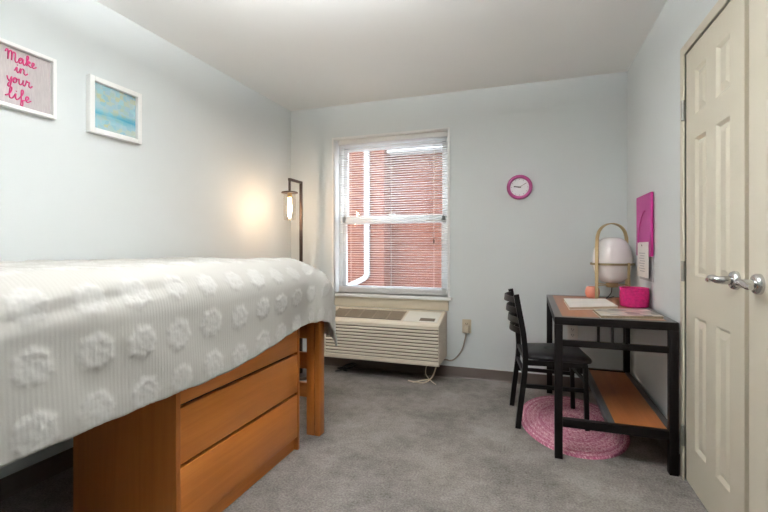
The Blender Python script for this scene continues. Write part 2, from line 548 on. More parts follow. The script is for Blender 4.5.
# ------------------------------------------------------------------ window
win = struct('window_1', loc=((WX0 + WX1) / 2, YB + 0.1, WZ0), label='white double-hung window over the wall air conditioner')
w = MB()      # jamb liners and thin edge
w.box(WX0, WX0 + 0.012, YB - 0.004, YB + 0.19, WZ0, WZ1)
w.box(WX1 - 0.012, WX1, YB - 0.004, YB + 0.19, WZ0, WZ1)
w.box(WX0, WX1, YB - 0.004, YB + 0.19, WZ1 - 0.012, WZ1)
w.box(WX0 - 0.010, WX0 + 0.008, YB - 0.010, YB, WZ0, WZ1 + 0.010, 0.002)
w.box(WX1 - 0.008, WX1 + 0.010, YB - 0.010, YB, WZ0, WZ1 + 0.010, 0.002)
w.box(WX0 - 0.010, WX1 + 0.010, YB - 0.010, YB, WZ1 - 0.006, WZ1 + 0.010, 0.002)
obj('jamb', w, M['white'], win)
w = MB()
f0, f1 = YB + 0.10, YB + 0.185
w.box(WX0 + 0.012, WX0 + 0.045, f0, f1, WZ0, WZ1 - 0.012, 0.003)
w.box(WX1 - 0.045, WX1 - 0.012, f0, f1, WZ0, WZ1 - 0.012, 0.003)
w.box(WX0 + 0.012, WX1 - 0.012, f0, f1, WZ1 - 0.05, WZ1 - 0.012, 0.003)
w.box(WX0 + 0.012, WX1 - 0.012, f0, f1, WZ0, WZ0 + 0.018, 0.003)
obj('window_frame', w, M['vinyl'], win, 40)
def sash(z0, z1, y0, y1, top, bot):
    a, b = WX0 + 0.045, WX1 - 0.045
    s = MB()
    s.box(a, a + 0.042, y0, y1, z0, z1, 0.004)
    s.box(b - 0.042, b, y0, y1, z0, z1, 0.004)
    s.box(a, b, y0, y1, z1 - top, z1, 0.004)
    s.box(a, b, y0, y1, z0, z0 + bot, 0.004)
    so = obj('sash', s, M['vinyl'], win, 40)
    obj('pane', MB().box(a + 0.04, b - 0.04, (y0 + y1) / 2 - 0.002, (y0 + y1) / 2 + 0.002, z0 + bot - 0.003, z1 - top + 0.003), M['glass'], so)
    return so
sash(1.340, WZ1 - 0.05, YB + 0.145, YB + 0.18, 0.04, 0.060)
lower = sash(WZ0 + 0.018, 1.405, YB + 0.108, YB + 0.143, 0.070, 0.046)
obj('sash_lock', MB().box(-1.23, -1.17, YB + 0.098, YB + 0.125, 1.405, 1.422, 0.004), M['white'], lower)
s = MB().box(-1.775, -0.622, YB - 0.058, YB + 0.10, WZ0 - 0.026, WZ0, 0.006)
obj('window_sill', s, M['white'], win, 40)
s = MB().prism([(YB, WZ0 - 0.118), (YB - 0.016, WZ0 - 0.118), (YB - 0.022, WZ0 - 0.105), (YB - 0.022, WZ0 - 0.045), (YB - 0.034, WZ0 - 0.026), (YB, WZ0 - 0.026)], -1.742, -0.655, axis='x')
obj('apron', s, M['cream'], win, 30)

# ------------------------------------------------------------------ closet doors
tr = struct('trim_1', loc=(XR, DY1, 0), label='painted metal frame around the pair of closet doors')
s = MB()
s.box(XR - 0.006, XR + 0.05, DY1, DY1 + 0.048, 0, DZ1 + 0.045, 0.003)
s.box(XR - 0.006, XR + 0.05, DY0 - 0.048, DY0, 0, DZ1 + 0.045, 0.003)
s.box(XR - 0.006, XR + 0.05, DY0, DY1, DZ1, DZ1 + 0.045, 0.003)
obj('door_frame', s, M['door'], tr, 40)
s = MB()
s.box(XR + 0.044, XR + 0.06, DY1 - 0.02, DY1, 0, DZ1)
s.box(XR + 0.044, XR + 0.06, DY0, DY0 + 0.02, 0, DZ1)
s.box(XR + 0.044, XR + 0.06, DY0, DY1, DZ1 - 0.02, DZ1)
obj('door_stop', s, M['trimgrey'], tr)

def door(name, y0, y1, hinge_at, lab):
    d = struct(name, loc=(XR, (y0 + y1) / 2, 0), label=lab)
    xf, xb = XR + 0.004, XR + 0.042
    W = y1 - y0
    st, mul = 0.112, 0.10
    pw = (W - 2 * st - mul) / 2
    ys = [(y0 + st, y0 + st + pw), (y1 - st - pw, y1 - st)]
    zs = [(0.20, 0.80), (0.985, 1.605), (1.71, 1.915)]
    zb = 0.012
    s = MB()
    # stiles, rails and mullion
    s.box(xf, xb, y0, ys[0][0], zb, DZ1 - 0.004)
    s.box(xf, xb, ys[0][1], ys[1][0], zb, DZ1 - 0.004)
    s.box(xf, xb, ys[1][1], y1, zb, DZ1 - 0.004)
    zz = [zb] + [v for p in zs for v in p] + [DZ1 - 0.004]
    for a, b in ys:
        for k in range(0, len(zz), 2):
            s.box(xf, xb, a, b, zz[k], zz[k + 1])
        for z0, z1 in zs:
            e, r = 0.014, 0.011
            # sloped moulding down into the recess, then a raised field
            s.frustum((a, b, z0, z1), (a + e, b - e, z0 + e, z1 - e), xf, xf + r)
            s.frustum((a + e, b - e, z0 + e, z1 - e), (a + e + 0.028, b - e - 0.028, z0 + e + 0.028, z1 - e - 0.028), xf + r, xf + 0.002)
    obj('door_leaf', s, M['door'], d)
    # lever handle
    yr = y0 + 0.058 if hinge_at == 'far' else y1 - 0.072
    dirn = 1 if hinge_at == 'far' else -1
    z = 0.995
    h = MB().lathe([(0, -0.016), (0.022, -0.016), (0.030, -0.012), (0.034, -0.004), (0.034, 0.004)], (XR, yr, z), 28, 'x')
    ho = obj('rosette', h, M['steel'], d, 50)
    path = curve_pts([(XR - 0.01, yr, z), (XR - 0.032, yr, z), (XR - 0.052, yr + dirn * 0.006, z + 0.001), (XR - 0.061, yr + dirn * 0.024, z + 0.006),
                      (XR - 0.060, yr + dirn * 0.048, z + 0.004), (XR - 0.057, yr + dirn * 0.070, z - 0.004), (XR - 0.055, yr + dirn * 0.088, z - 0.005)], 6)
    n = len(path)
    sc = [1.35 if k < 8 else 1.3 - 0.6 * (k - 8) / (n - 8) for k in range(n)]
    obj('lever', MB().tube(path, 0.0115, 14, scale=sc, up=(0.01, 0.02, 1)), M['steel'], ho, 60)
    # hinges
    yh = y1 if hinge_at == 'far' else y0
    for zc in (0.217, 1.0, 1.765):
        q = MB()
        q.tube([(XR - 0.008, yh + 0.002 * dirn, zc - 0.048), (XR - 0.008, yh + 0.002 * dirn, zc + 0.048)], 0.0085, 10, up=(1, 0, 0))
        q.box(XR - 0.0065, XR - 0.003, yh - 0.004 if dirn > 0 else yh - 0.024, yh + 0.024 if dirn > 0 else yh + 0.004, zc - 0.045, zc + 0.045)
        obj('hinge', q, M['hinge'], d, 40)
    return d
door('door_1', 1.796, DY1 - 0.004, 'far', 'cream six-panel closet door nearest the desk')
door('door_2', DY0 + 0.004, 1.764, 'near', 'cream six-panel closet door at the right edge')
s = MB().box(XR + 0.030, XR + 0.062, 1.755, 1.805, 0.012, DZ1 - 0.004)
obj('astragal', s, mat('astragal_shade_tan', (0.36, 0.29, 0.185), 0.5), tr)  # tan tone puts the shade between the door leaves into this strip

# ================================================================== OUTSIDE
struct('ground', MB().box(-14, 12, YB + T, 18, -0.7, -0.55), M['asphalt'])
nb = thing('brick_building', 'red brick neighbouring building seen through the window blind', 'building', (-1.6, 6.2, -0.55))
s = MB()
s.box(-7.0, -2.05, 6.0, 8.0, -0.55, 2.72)
s.box(-2.05, 5.0, 6.30, 8.0, -0.55, 2.6)
obj('wall', s, M['brick'], nb)
s = MB()
s.box(-2.02, 5.0, 6.02, 6.34, 2.52, 2.74, 0.01)
s.box(-7.0, -2.05, 5.90, 6.02, 2.70, 2.86, 0.01)
obj('fascia', s, mat('pale_fascia_paint', (0.32, 0.34, 0.35), 0.7), nb, 40)
s = MB()
px, py = -2.305, 5.95
pth = curve_pts([(px, py, 2.70), (px, py, 2.0), (px, py, 1.2), (px, py, 0.80), (px, py, 0.70), (px - 0.06, py, 0.63), (px - 0.30, py, 0.52), (px - 0.50, py, 0.42)], 5)
s.sweep(pth, [(-0.036, -0.03), (0.036, -0.03), (0.036, 0.03), (-0.036, 0.03)], up=(0, 1, 0))
obj('downspout', s, mat('pale_painted_metal', (0.30, 0.32, 0.33), 0.6), nb)

# ================================================================== ADDED CEILING LAMP (unseen fixture, put in to light the room)
def fixture(x, y, lab):
    t = thing('added_ceiling_light', lab, 'added ceiling light', (x, y, ZC))
    z = ZC - 0.235
    obj('canopy', MB().lathe([(0, -0.025), (0.06, -0.022), (0.065, -0.0005), (0, -0.0005)], (x, y, ZC), 28), M['steel'], t, 40)
    obj('stem', MB().tube([(x, y, z + 0.012), (x, y, ZC - 0.02)], 0.010, 12, up=(1, 0, 0)), M['steel'], t, 40)
    obj('ring', MB().lathe([(0.300, -0.006), (0.308, -0.006), (0.308, 0.006), (0.300, 0.006), (0.300, -0.006)], (x, y, z), 56), M['white'], t, 40)
    obj('bowl', MB().lathe([(0, -0.050), (0.10, -0.049), (0.20, -0.046), (0.27, -0.040), (0.295, -0.030), (0.299, -0.008), (0.299, -0.002), (0, -0.002)], (x, y, z), 48), M['lens'], t, 50)
    obj('upper_lens', MB().lathe([(0.012, 0.0), (0.299, 0.0), (0.299, 0.008), (0.012, 0.010)], (x, y, z), 48), M['uplens'], t, 40)
fixture(-0.75, 1.04, 'added round bowl light, out of view below the ceiling, to brighten the room')

# ================================================================== BED
bed = thing('bed_frame', 'tall honey-oak bed frame along the left wall', 'bed', (-1.68, 1.25, 0))
def post(x0, x1, y0, y1, groove_hi, nm='post'):
    s = MB()
    if groove_hi:
        s.box(x0, x1 - 0.036, y0, y1, 0, 0.895, 0.002)
        s.box(x1 - 0.030, x1, y0, y1, 0, 0.895, 0.003)
        s.box(x1 - 0.037, x1 - 0.029, y0 + 0.012, y1 - 0.012, 0, 0.89)
    else:
        s.box(x0, x0 + 0.030, y0, y1, 0, 0.895, 0.003)
        s.box(x0 + 0.036, x1, y0, y1, 0, 0.895, 0.002)
        s.box(x0 + 0.029, x0 + 0.037, y0 + 0.012, y1 - 0.012, 0, 0.89)
    obj(nm, s, M['oak_z'], bed, 40)
for (ya, yb) in ((2.238, 2.300), (0.20, 0.262)):
    post(-1.252, -1.166, ya, yb, True)
    post(-2.188, -2.102, ya, yb, False)
    for z0, z1 in ((0.215, 0.300), (0.384, 0.481), (0.565, 0.70), (0.765, 0.85)):
        obj('rung', MB().box(-2.11, -1.245, (ya + yb) / 2 - 0.013, (ya + yb) / 2 + 0.013, z0, z1, 0.003), M['oak_x'], bed, 40)
for x0, x1 in ((-1.238, -1.212), (-2.142, -2.116)):
    obj('side_rail', MB().box(x0, x1, 0.262, 2.238, 0.78, 0.878, 0.003), M['oak_y'], bed, 40)
s = MB()
for k in range(14):
    y = 0.30 + k * 0.145
    s.box(-2.116, -1.238, y, y + 0.08, 0.862, 0.882)
obj('slatted_base', s, M['oak_x'], bed)

s = MB().box(-2.165, -1.235, 0.275, 2.195, 0.8825, 1.010, 0.05, 4)
mt = obj('mattress', s, M['mattress'], smooth=50, origin=(-1.695, 1.25, 0.882))
tag(mt, 'pale mattress lying on the bed frame under the bedspread', 'mattress')

# bedspread: a draped sheet with raised tufted rounds
def bedspread():
    xi, yi = -1.300, 2.050
    zt = 1.046
    side, end = 0.520, 0.690           # cloth past the inner rectangle, along the cloth
    du = 0.0075
    U = np.arange(-2.185 - xi, side + 1e-6, du)      # across, 0 at xi
    V = np.arange(0.13 - yi, end + 1e-6, du)         # along, 0 at yi
    U = np.linspace(U[0], side, len(U)); V = np.linspace(V[0], end, len(V))
    u, v = np.meshgrid(U, V, indexing='ij')
    # uneven hem
    hem = 0.004 * np.sin(v * 7.3 + 1.0) + 0.004 * np.sin(v * 40 + 2)
    a = np.clip(u, 0, None) * (1 + hem * 1.2)
    b = np.clip(v, 0, None) * (1 + 0.02 * np.sin(u * 9))
    # the hem rides up a little close to the foot corner
    a = a * (1 - 0.14 * np.clip((v + 0.55) / 0.5, 0, 1) * np.clip(-(v - 0.02) / 0.1, 0, 1) * 1.0) if False else a
    p = 3.0
    r = (a ** p + b ** p) ** (1 / p)
    ph = np.arctan2(b, a + 1e-9)
    k_ = np.sin(ph) ** 2
    ro = 0.16 * (1 - k_) + 0.375 * k_ + 0.022 * np.sin(2 * ph) ** 2          # horizontal and vertical radius of the soft edge
    rd = 0.16 * (1 - k_) + 0.31 * k_
    arc = (ro + rd) / 2 * PI / 2
    q = np.clip(r / arc, 0, 1) * PI / 2
    hang = np.clip(r - arc, 0, None)
    out = ro * np.sin(q)
    drop = rd * (1 - np.cos(q)) + hang
    flare = 0.06 * np.sin(2 * ph) ** 2 * hang + 0.02 * hang
    # long soft folds on the hanging side and end
    fold = 0.006 * np.sin(v * 9 + 0.6 * np.sin(v * 3.1)) * np.clip(hang / 0.25, 0, 1) * (ph < 0.3)
    fold += 0.016 * np.sin(u * 11 + 1) * np.clip(hang / 0.25, 0, 1) * (ph > 1.2)
    out = out + flare + fold
    x = xi + np.where(u < 0, u, out * np.cos(ph))
    y = yi + np.where(v < 0, v, out * np.sin(ph))
    z = zt - drop
    # the hem sits higher towards the foot
    lift = 0.085 * np.clip((v + 0.75) / 0.75, 0, 1) ** 1.5 * np.clip((a - 0.15) / (side - 0.15), 0, 1) * (1 - 0.5 * np.clip(v / 0.5, 0, 1))
    z = z + lift
    # soft comforter swell over the top
    def wob(s1, s2, a1, ph1):
        return a1 * np.sin(u * s1 + 1.7 * np.sin(v * s2 * 0.6 + ph1) + ph1) * np.cos(v * s2 + 1.3 * np.sin(u * s1 * 0.5))
    bulge = wob(9, 5.5, 0.005, 0.4) + wob(15, 8, 0.003, 1.9)
    # diagonal crease in the hanging side
    cr = (u - 0.17) + 0.10 * (v + 1.15)
    bulge = bulge - 0.010 * np.exp(-(cr / 0.022) ** 2) * np.exp(-((v + 1.15) / 0.28) ** 2) + 0.004 * np.exp(-((cr + 0.04) / 0.03) ** 2) * np.exp(-((v + 1.15) / 0.3) ** 2)
    # tufted rounds on a staggered grid
    sp = 0.160
    tuft = np.zeros_like(u)
    rowi = np.floor((u - 0.03) / sp)
    for ro in range(-6, 5):
        for co in range(-16, 5):
            cu = ro * sp + rng.normal(0, 0.004)
            cv = co * 0.155 + 0.045 + rng.normal(0, 0.005)
            rad = 0.047 + rng.normal(0, 0.002)
            du_, dv_ = u - cu, v - cv
            d = np.hypot(du_, dv_)
            mask = d < rad * 1.6
            if not mask.any():
                continue
            th = np.arctan2(dv_[mask], du_[mask])
            dm = d[mask]
            edge = rad * (1 + 0.06 * np.cos(7 * th + ro + 2 * co) + 0.05 * np.cos(13 * th + co))
            body = 1 / (1 + np.exp((dm - edge) / 0.003))
            # a close crowd of little yarn loops
            loops = np.abs(np.sin(du_[mask] * 235 + 1.5 * np.sin(dv_[mask] * 90 + co)) * np.sin(dv_[mask] * 235 + 1.5 * np.sin(du_[mask] * 90 + ro)))
            gap = 1 - 0.18 * np.exp(-((dm - rad * 0.52) / 0.006) ** 2)
            hgt = body * gap * (0.0028 + 0.0036 * loops + rng.normal(0, 0.0009, dm.shape))
            tuft[mask] = np.maximum(tuft[mask], hgt)
    disp = bulge + tuft
    P = np.stack([x, y, z], -1)
    Pu = np.gradient(P, axis=0); Pv = np.gradient(P, axis=1)
    nrm = np.cross(Pu, Pv); nrm /= np.linalg.norm(nrm, axis=-1, keepdims=True) + 1e-12
    nrm *= np.sign(nrm[0:1, 0:1, 2:3])
    P = P + nrm * disp[..., None]
    P[..., 0] = np.maximum(P[..., 0], XL + 0.012)
    nu, nv = u.shape
    org = np.array([-1.68, 1.25, 1.0])
    verts = (P - org).reshape(-1, 3)
    idx = np.arange(nu * nv).reshape(nu, nv)
    faces = np.stack([idx[:-1, :-1], idx[1:, :-1], idx[1:, 1:], idx[:-1, 1:]], -1).reshape(-1, 4)
    me = bpy.data.meshes.new('bedspread')
    me.from_pydata(verts.tolist(), [], faces.tolist())
    uvl = me.uv_layers.new(name='UVMap')
    li = np.empty(len(me.loops), dtype=np.int32); me.loops.foreach_get('vertex_index', li)
    uvs = np.stack([u.reshape(-1), v.reshape(-1)], -1)[li]
    uvl.data.foreach_set('uv', uvs.reshape(-1).astype(np.float32))
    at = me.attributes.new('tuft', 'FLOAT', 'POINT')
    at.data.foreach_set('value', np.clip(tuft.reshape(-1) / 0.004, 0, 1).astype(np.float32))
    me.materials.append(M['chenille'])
    me.shade_smooth()
    o = bpy.data.objects.new('bedspread', me); C.objects.link(o)
    o.location = org
    so = o.modifiers.new('thickness', 'SOLIDIFY'); so.thickness = 0.012
    so.offset = -1.0
    tag(o, 'white tufted chenille bedspread draped over the tall bed', 'bedspread')
bedspread()

# ================================================================== DRESSER UNDER THE BED
dr = thing('dresser', 'honey-oak three-drawer dresser standing under the bed', 'dresser', (-1.46, 1.64, 0))
x0, x1, y0, y1 = -1.722, -1.218, 1.201, 2.068
s = MB()
s.box(x0, x1 + 0.018, y0, y0 + 0.022, 0.0, 0.765, 0.002)
s.box(x0, x1 + 0.018, y1 - 0.018, y1, 0.0, 0.765, 0.002)
s.box(x0, x1 + 0.018, y0 + 0.022, y1 - 0.018, 0.745, 0.765, 0.001)
s.box(x0, x0 + 0.012, y0 + 0.022, y1 - 0.018, 0.0, 0.745)
s.box(x0 + 0.012, x1 - 0.03, y0 + 0.022, y1 - 0.018, 0.05, 0.065)
obj('body', s, M['oak_z'], dr, 40)
obj('plinth', MB().box(x1 - 0.030, x1 - 0.006, y0 + 0.022, y1 - 0.018, 0.0, 0.072), M['oak_y'], dr)
obj('gap_shade_panel', MB().box(x1 - 0.05, x1 - 0.035, y0 + 0.022, y1 - 0.018, 0.065, 0.745), M['dark'], dr)  # near-black sheet paints the shade behind the drawer gaps
for z0, z1 in ((0.074, 0.306), (0.320, 0.526), (0.540, 0.742)):
    s = MB().box(x1 - 0.006, x1 + 0.016, y0 + 0.024, y1 - 0.020, z0, z1, 0.002)
    s.box(x1 - 0.030, x1 - 0.006, y0 + 0.04, y1 - 0.04, z0 + 0.01, z1 - 0.02)
    obj('drawer', s, M['oak_y'], dr, 40)

# ================================================================== PICTURES ON THE LEFT WALL
def picture(name, label, y0, y1, z0, z1, border, printmat, depth=0.032):
    yc, zc = (y0 + y1) / 2, (z0 + z1) / 2
    t = thing(name, label, 'picture', (XL, yc, zc))
    s = MB()
    s.box(XL + 0.001, XL + depth, y0, y0 + border, z0, z1, 0.0015)
    s.box(XL + 0.001, XL + depth, y1 - border, y1, z0, z1, 0.0015)
    s.box(XL + 0.001, XL + depth, y0 + border, y1 - border, z0, z0 + border, 0.0015)
    s.box(XL + 0.001, XL + depth, y0 + border, y1 - border, z1 - border, z1, 0.0015)
    obj('picture_frame', s, M['frame'], t, 40)
    pr = obj('print', MB().box(XL + 0.002, XL + 0.012, y0 + border, y1 - border, z0 + border, z1 - border), printmat, t)
    return t, pr
t1, pr1 = picture('framed_lettering', 'white framed pale print with raspberry handwriting at the left edge', 1.148, 1.438, 1.735, 2.025, 0.016, M['print_pale'])
picture('framed_abstract', 'white framed blue and yellow abstract print nearest the window', 1.603, 1.916, 1.722, 2.020, 0.026, M['abstract'], 0.034)

W_ = {
    'Make': [[(0, 1.25), (.2, 1.7), (.36, 1.5), (.34, .1), (.45, 1.2), (.68, 1.65), (.82, 1.4), (.8, .1), (.9, 1.2), (1.12, 1.6), (1.28, 1.3), (1.26, .25), (1.45, .02), (1.75, .4), (2.2, .92), (1.95, .98), (1.74, .55), (1.85, .08), (2.15, .3), (2.32, .9), (2.32, .2), (2.48, .02), (2.75, .5), (3.02, 1.45), (2.95, 1.8), (2.8, 1.5), (2.8, .02)],
             [(2.8, .45), (3.1, .92), (3.22, .72), (2.92, .5), (3.15, .12), (3.4, .08), (3.72, .5), (3.78, .85), (3.6, .9), (3.5, .4), (3.7, .03), (4.1, .35)]],
    'in': [[(0, .2), (.3, .9), (.3, .2), (.45, .02), (.68, .5), (.75, .9), (.74, .02), (.85, .7), (1.08, .95), (1.22, .7), (1.22, .2), (1.4, .02), (1.7, .35)], [(.34, 1.3), (.38, 1.36)]],
    'your': [[(0, .85), (.1, .35), (.3, .15), (.55, .9), (.5, 0), (.36, -.7), (.1, -.75), (.2, -.25), (.7, .3), (1.02, .92), (.76, .62), (.85, .06), (1.15, .3), (1.12, .85), (1.0, .9), (1.4, .72), (1.5, .9), (1.5, .2), (1.7, .02), (1.95, .45), (2.0, .9), (2.0, .2), (2.18, .02), (2.38, .6), (2.45, 1.0), (2.6, .8), (2.8, .85), (2.76, .2), (2.95, .02), (3.2, .35)]],
    'life': [[(-.1, .25), (.3, .6), (.58, 1.4), (.5, 1.8), (.36, 1.3), (.34, .2), (.55, .02), (.8, .35), (1.0, .9), (1.0, .2), (1.15, .02), (1.4, .35), (1.78, 1.2), (1.8, 1.75), (1.62, 1.6), (1.6, 0), (1.55, -.65), (1.75, -.7), (1.76, 0), (1.66, .12), (2.0, .2), (2.35, .5), (2.4, .85), (2.2, .9), (2.1, .4), (2.3, .03), (2.7, .4)], [(1.04, 1.3), (1.08, 1.36)]],
}
for wd, yc, zb, un, uz in (('Make', 1.296, 1.948, 0.0305, 0.027), ('in', 1.296, 1.904, 0.031, 0.026), ('your', 1.291, 1.853, 0.0315, 0.027), ('life', 1.285, 1.781, 0.0365, 0.028)):
    s = MB()
    xs = [q[0] for st in W_[wd] for q in st]
    mid = (min(xs) + max(xs)) / 2
    for st in W_[wd]:
        path = curve_pts([(XL + 0.0135, yc + (q[0] - mid) * un, zb + q[1] * uz) for q in st], 5)
        s.tube(path, 0.0029, 6, up=(1, 0, 0))
    obj('lettering', s, M['script'], pr1, 60)

# ================================================================== FLOOR LAMP
lx, ly = -1.87, 3.247
fl = thing('floor_lamp', 'bronze floor lamp with a hanging lit bulb in the corner beyond the bed', 'floor lamp', (lx, ly, 0))
obj('base', MB().lathe([(0, 0.024), (0.02, 0.024), (0.12, 0.020), (0.128, 0.012), (0.128, 0.0), (0, 0)], (lx, ly, 0), 32), M['bronze'], fl, 40)
obj('pole', MB().box(lx - 0.011, lx + 0.011, ly - 0.011, ly + 0.011, 0.02, 1.6755, 0.002), M['bronze'], fl, 40)
by = ly - 0.184
obj('arm', MB().box(lx - 0.010, lx + 0.010, by - 0.010, ly + 0.011, 1.6611, 1.6822, 0.002), M['bronze'], fl, 40)
s = MB().tube([(lx, by, 1.5701), (lx, by, 1.6659)], 0.010, 12, up=(1, 0, 0))
s.lathe([(0, 1.5720), (0.060, 1.5701), (0.068, 1.5644), (0.068, 1.5586), (0, 1.5586)], (lx, by, 0), 36)
sh = obj('shade_cap', s, M['bronze'], fl, 40)
obj('socket', MB().lathe([(0, 1.5586), (0.017, 1.5586), (0.019, 1.5366), (0.015, 1.5203), (0, 1.5203)], (lx, by, 0), 20), M['brass'], sh, 40)
s = MB().lathe([(0.050, 1.5586), (0.051, 1.3881), (0.048, 1.3354), (0.046, 1.3354), (0.049, 1.3881), (0.048, 1.5586)], (lx, by, 0), 36)
obj('glass_shade', s, M['lampglass'], fl, 40)
s = MB().lathe([(0, 1.5203), (0.010, 1.5193), (0.014, 1.5031), (0.0155, 1.4456), (0.014, 1.3881), (0.009, 1.3641), (0, 1.3574)], (lx, by, 0), 20)
obj('bulb', s, M['bulb'], fl, 60)

# ================================================================== WINDOW BLIND
wbx0, wbx1 = WX0 + 0.040, WX1 - 0.022
yb_ = YB + 0.050
bl = thing('window_blind', 'white horizontal mini blind hanging in the window', 'blind', ((wbx0 + wbx1) / 2, yb_, WZ1 - 0.012))
obj('headrail', MB().box(wbx0, wbx1, yb_ - 0.022, yb_ + 0.018, WZ1 - 0.052, WZ1 - 0.0125, 0.002), M['white'], bl, 40)
s = MB()
tilt = math.radians(8)
z = WZ1 - 0.062
zs = []
while z > WZ0 + 0.062:
    zs.append(z); z -= 0.0212
hw = 0.0125
for z in zs:
    row = []
    for k in range(5):
        t_ = -1 + k / 2
        crown = 0.0016 * (1 - t_ * t_)
        yy = t_ * hw * math.cos(tilt) + crown * math.sin(tilt)
        zz = -t_ * hw * math.sin(tilt) + crown * math.cos(tilt)
        row.append((yb_ + yy, z + zz))
    pts = [(wbx0 + 0.004, *q) for q in row] + [(wbx1 - 0.004, *q) for q in row]
    s.grid(pts, 2, 5)
so = obj('slats', s, M['slat'], bl, 60)
sm = so.modifiers.new('thickness', 'SOLIDIFY'); sm.thickness = 0.0007
s = MB()
for k in range(11):
    s.box(wbx0 + 0.004, wbx1 - 0.004, yb_ - 0.0125, yb_ + 0.0125, WZ0 + 0.0195 + k * 0.0033, WZ0 + 0.0195 + k * 0.0033 + 0.0026)
obj('slat_stack', s, M['slat'], bl)
obj('bottom_rail', MB().box(wbx0 + 0.003, wbx1 - 0.003, yb_ - 0.012, yb_ + 0.012, WZ0 + 0.004, WZ0 + 0.018, 0.003), M['slat'], bl, 40)
for xx in (wbx0 + 0.12, (wbx0 + wbx1) / 2, wbx1 - 0.12):
    s = MB()
    for yy in (-0.0133, 0.0133):
        s.tube([(xx, yb_ + yy, WZ0 + 0.01), (xx, yb_ + yy, WZ1 - 0.05)], 0.0008, 5, up=(1, 0, 0))
    obj('ladder_cord', s, M['slat'], bl)
s = MB().tube([(wbx1 - 0.115, yb_ - 0.024, 1.185), (wbx1 - 0.115, yb_ - 0.024, WZ1 - 0.04)], 0.0012, 6, up=(1, 0, 0))
pc = obj('pull_cord', s, M['slat'], bl)
obj('tassel', MB().lathe([(0, 1.19), (0.004, 1.185), (0.007, 1.15), (0.005, 1.143), (0, 1.143)], (wbx1 - 0.115, yb_ - 0.024, 0), 12), M['ink'], pc, 50)
obj('tilt_wand', MB().tube([(wbx0 + 0.06, yb_ - 0.026, 1.30), (wbx0 + 0.06, yb_ - 0.026, WZ1 - 0.045)], 0.003, 6, up=(1, 0, 0)), M['glass'], bl)

# ================================================================== WALL AIR CONDITIONER
ax0, ax1 = -1.705, -0.668
ac = thing('air_conditioner', 'almond wall air conditioner with louvred front below the window', 'air conditioner', ((ax0 + ax1) / 2, YB, 0.17))
def yz(d, z):
    return (YB - d, z)
prof = [yz(0.0, 0.172), yz(0.305, 0.172), yz(0.318, 0.182), yz(0.318, 0.480), yz(0.300, 0.497), yz(0.050, 0.562), yz(0.0, 0.562)]
obj('cabinet', MB().prism(prof, ax0, ax1, 0.012, seg=3), M['acbody'], ac, 50)
# front panel with louvre slats
s = MB()
nl = 10
z0_, z1_ = 0.205, 0.475
pit = (z1_ - z0_) / nl
for k in range(nl):
    zz = z0_ + k * pit
    poly = [yz(0.316, zz + 0.009), yz(0.338, zz + 0.009), yz(0.346, zz + 0.013), yz(0.344, zz + pit - 0.003), yz(0.338, zz + pit), yz(0.316, zz + pit)]
    s.prism(poly, ax0 + 0.045, ax1 - 0.004, 0.0012, seg=1)
obj('louvres', s, M['acbody'], ac, 30)
s = MB()
s.prism([yz(0.316, 0.170), yz(0.340, 0.170), yz(0.348, 0.178), yz(0.346, 0.207), yz(0.316, 0.207)], ax0, ax1, 0.004)
s.prism([yz(0.29, 0.474), yz(0.345, 0.474), yz(0.345, 0.484), yz(0.334, 0.496), yz(0.31, 0.502), yz(0.29, 0.5)], ax0, ax1, 0.003)
s.prism([yz(0.316, 0.2), yz(0.346, 0.2), yz(0.346, 0.48), yz(0.316, 0.48)], ax0, ax0 + 0.045, 0.003)
obj('front_bezel', s, M['acbody'], ac, 50)
obj('louvre_shade_panel', MB().box(ax0 + 0.045, ax1 - 0.012, YB - 0.326, YB - 0.316, 0.207, 0.474), mat('tan_louvre_shade', (0.16, 0.12, 0.085), 0.6), ac)  # dark tan backing stands in for the shade between the louvres
# top discharge grille, lying on the sloped top
def top_z(d):
    return 0.562 - (d - 0.05) * (0.065 / 0.25)
def slope_slab(xa, xb, d0, d1, h0, h1):
    return [yz(d0, top_z(d0) + h0), yz(d1, top_z(d1) + h0), yz(d1, top_z(d1) + h1), yz(d0, top_z(d0) + h1)]
gx0, gx1 = ax0 + 0.06, -1.005
s = MB()
s.prism(slope_slab(0, 0, 0.085, 0.262, -0.004, 0.002), gx0, gx1, axis='x')
g = obj('vent', s, M['acgrille'], ac)
s = MB()
for k in range(9):
    d = 0.092 + k * 0.0195
    s.prism(slope_slab(0, 0, d, d + 0.007, 0.001, 0.005), gx0, gx1, axis='x')
for k in range(6):
    xx = gx0 + k * (gx1 - gx0 - 0.006) / 5
    s.prism(slope_slab(0, 0, 0.085, 0.262, 0.001, 0.006), xx, xx + 0.006, axis='x')
obj('vent_bars', s, mat('tan_grille', (0.30, 0.235, 0.165), 0.5), g)
s = MB().prism(slope_slab(0, 0, 0.075, 0.272, 0.0, 0.004), -0.985, -0.70, 0.0015, axis='x')
cp = obj('control_door', s, M['accontrol'], ac, 40)
s = MB().prism(slope_slab(0, 0, 0.205, 0.258, 0.0035, 0.0055), -0.85, -0.725, axis='x')
obj('control_recess', s, mat('taupe_recess', (0.17, 0.135, 0.10), 0.6), cp)
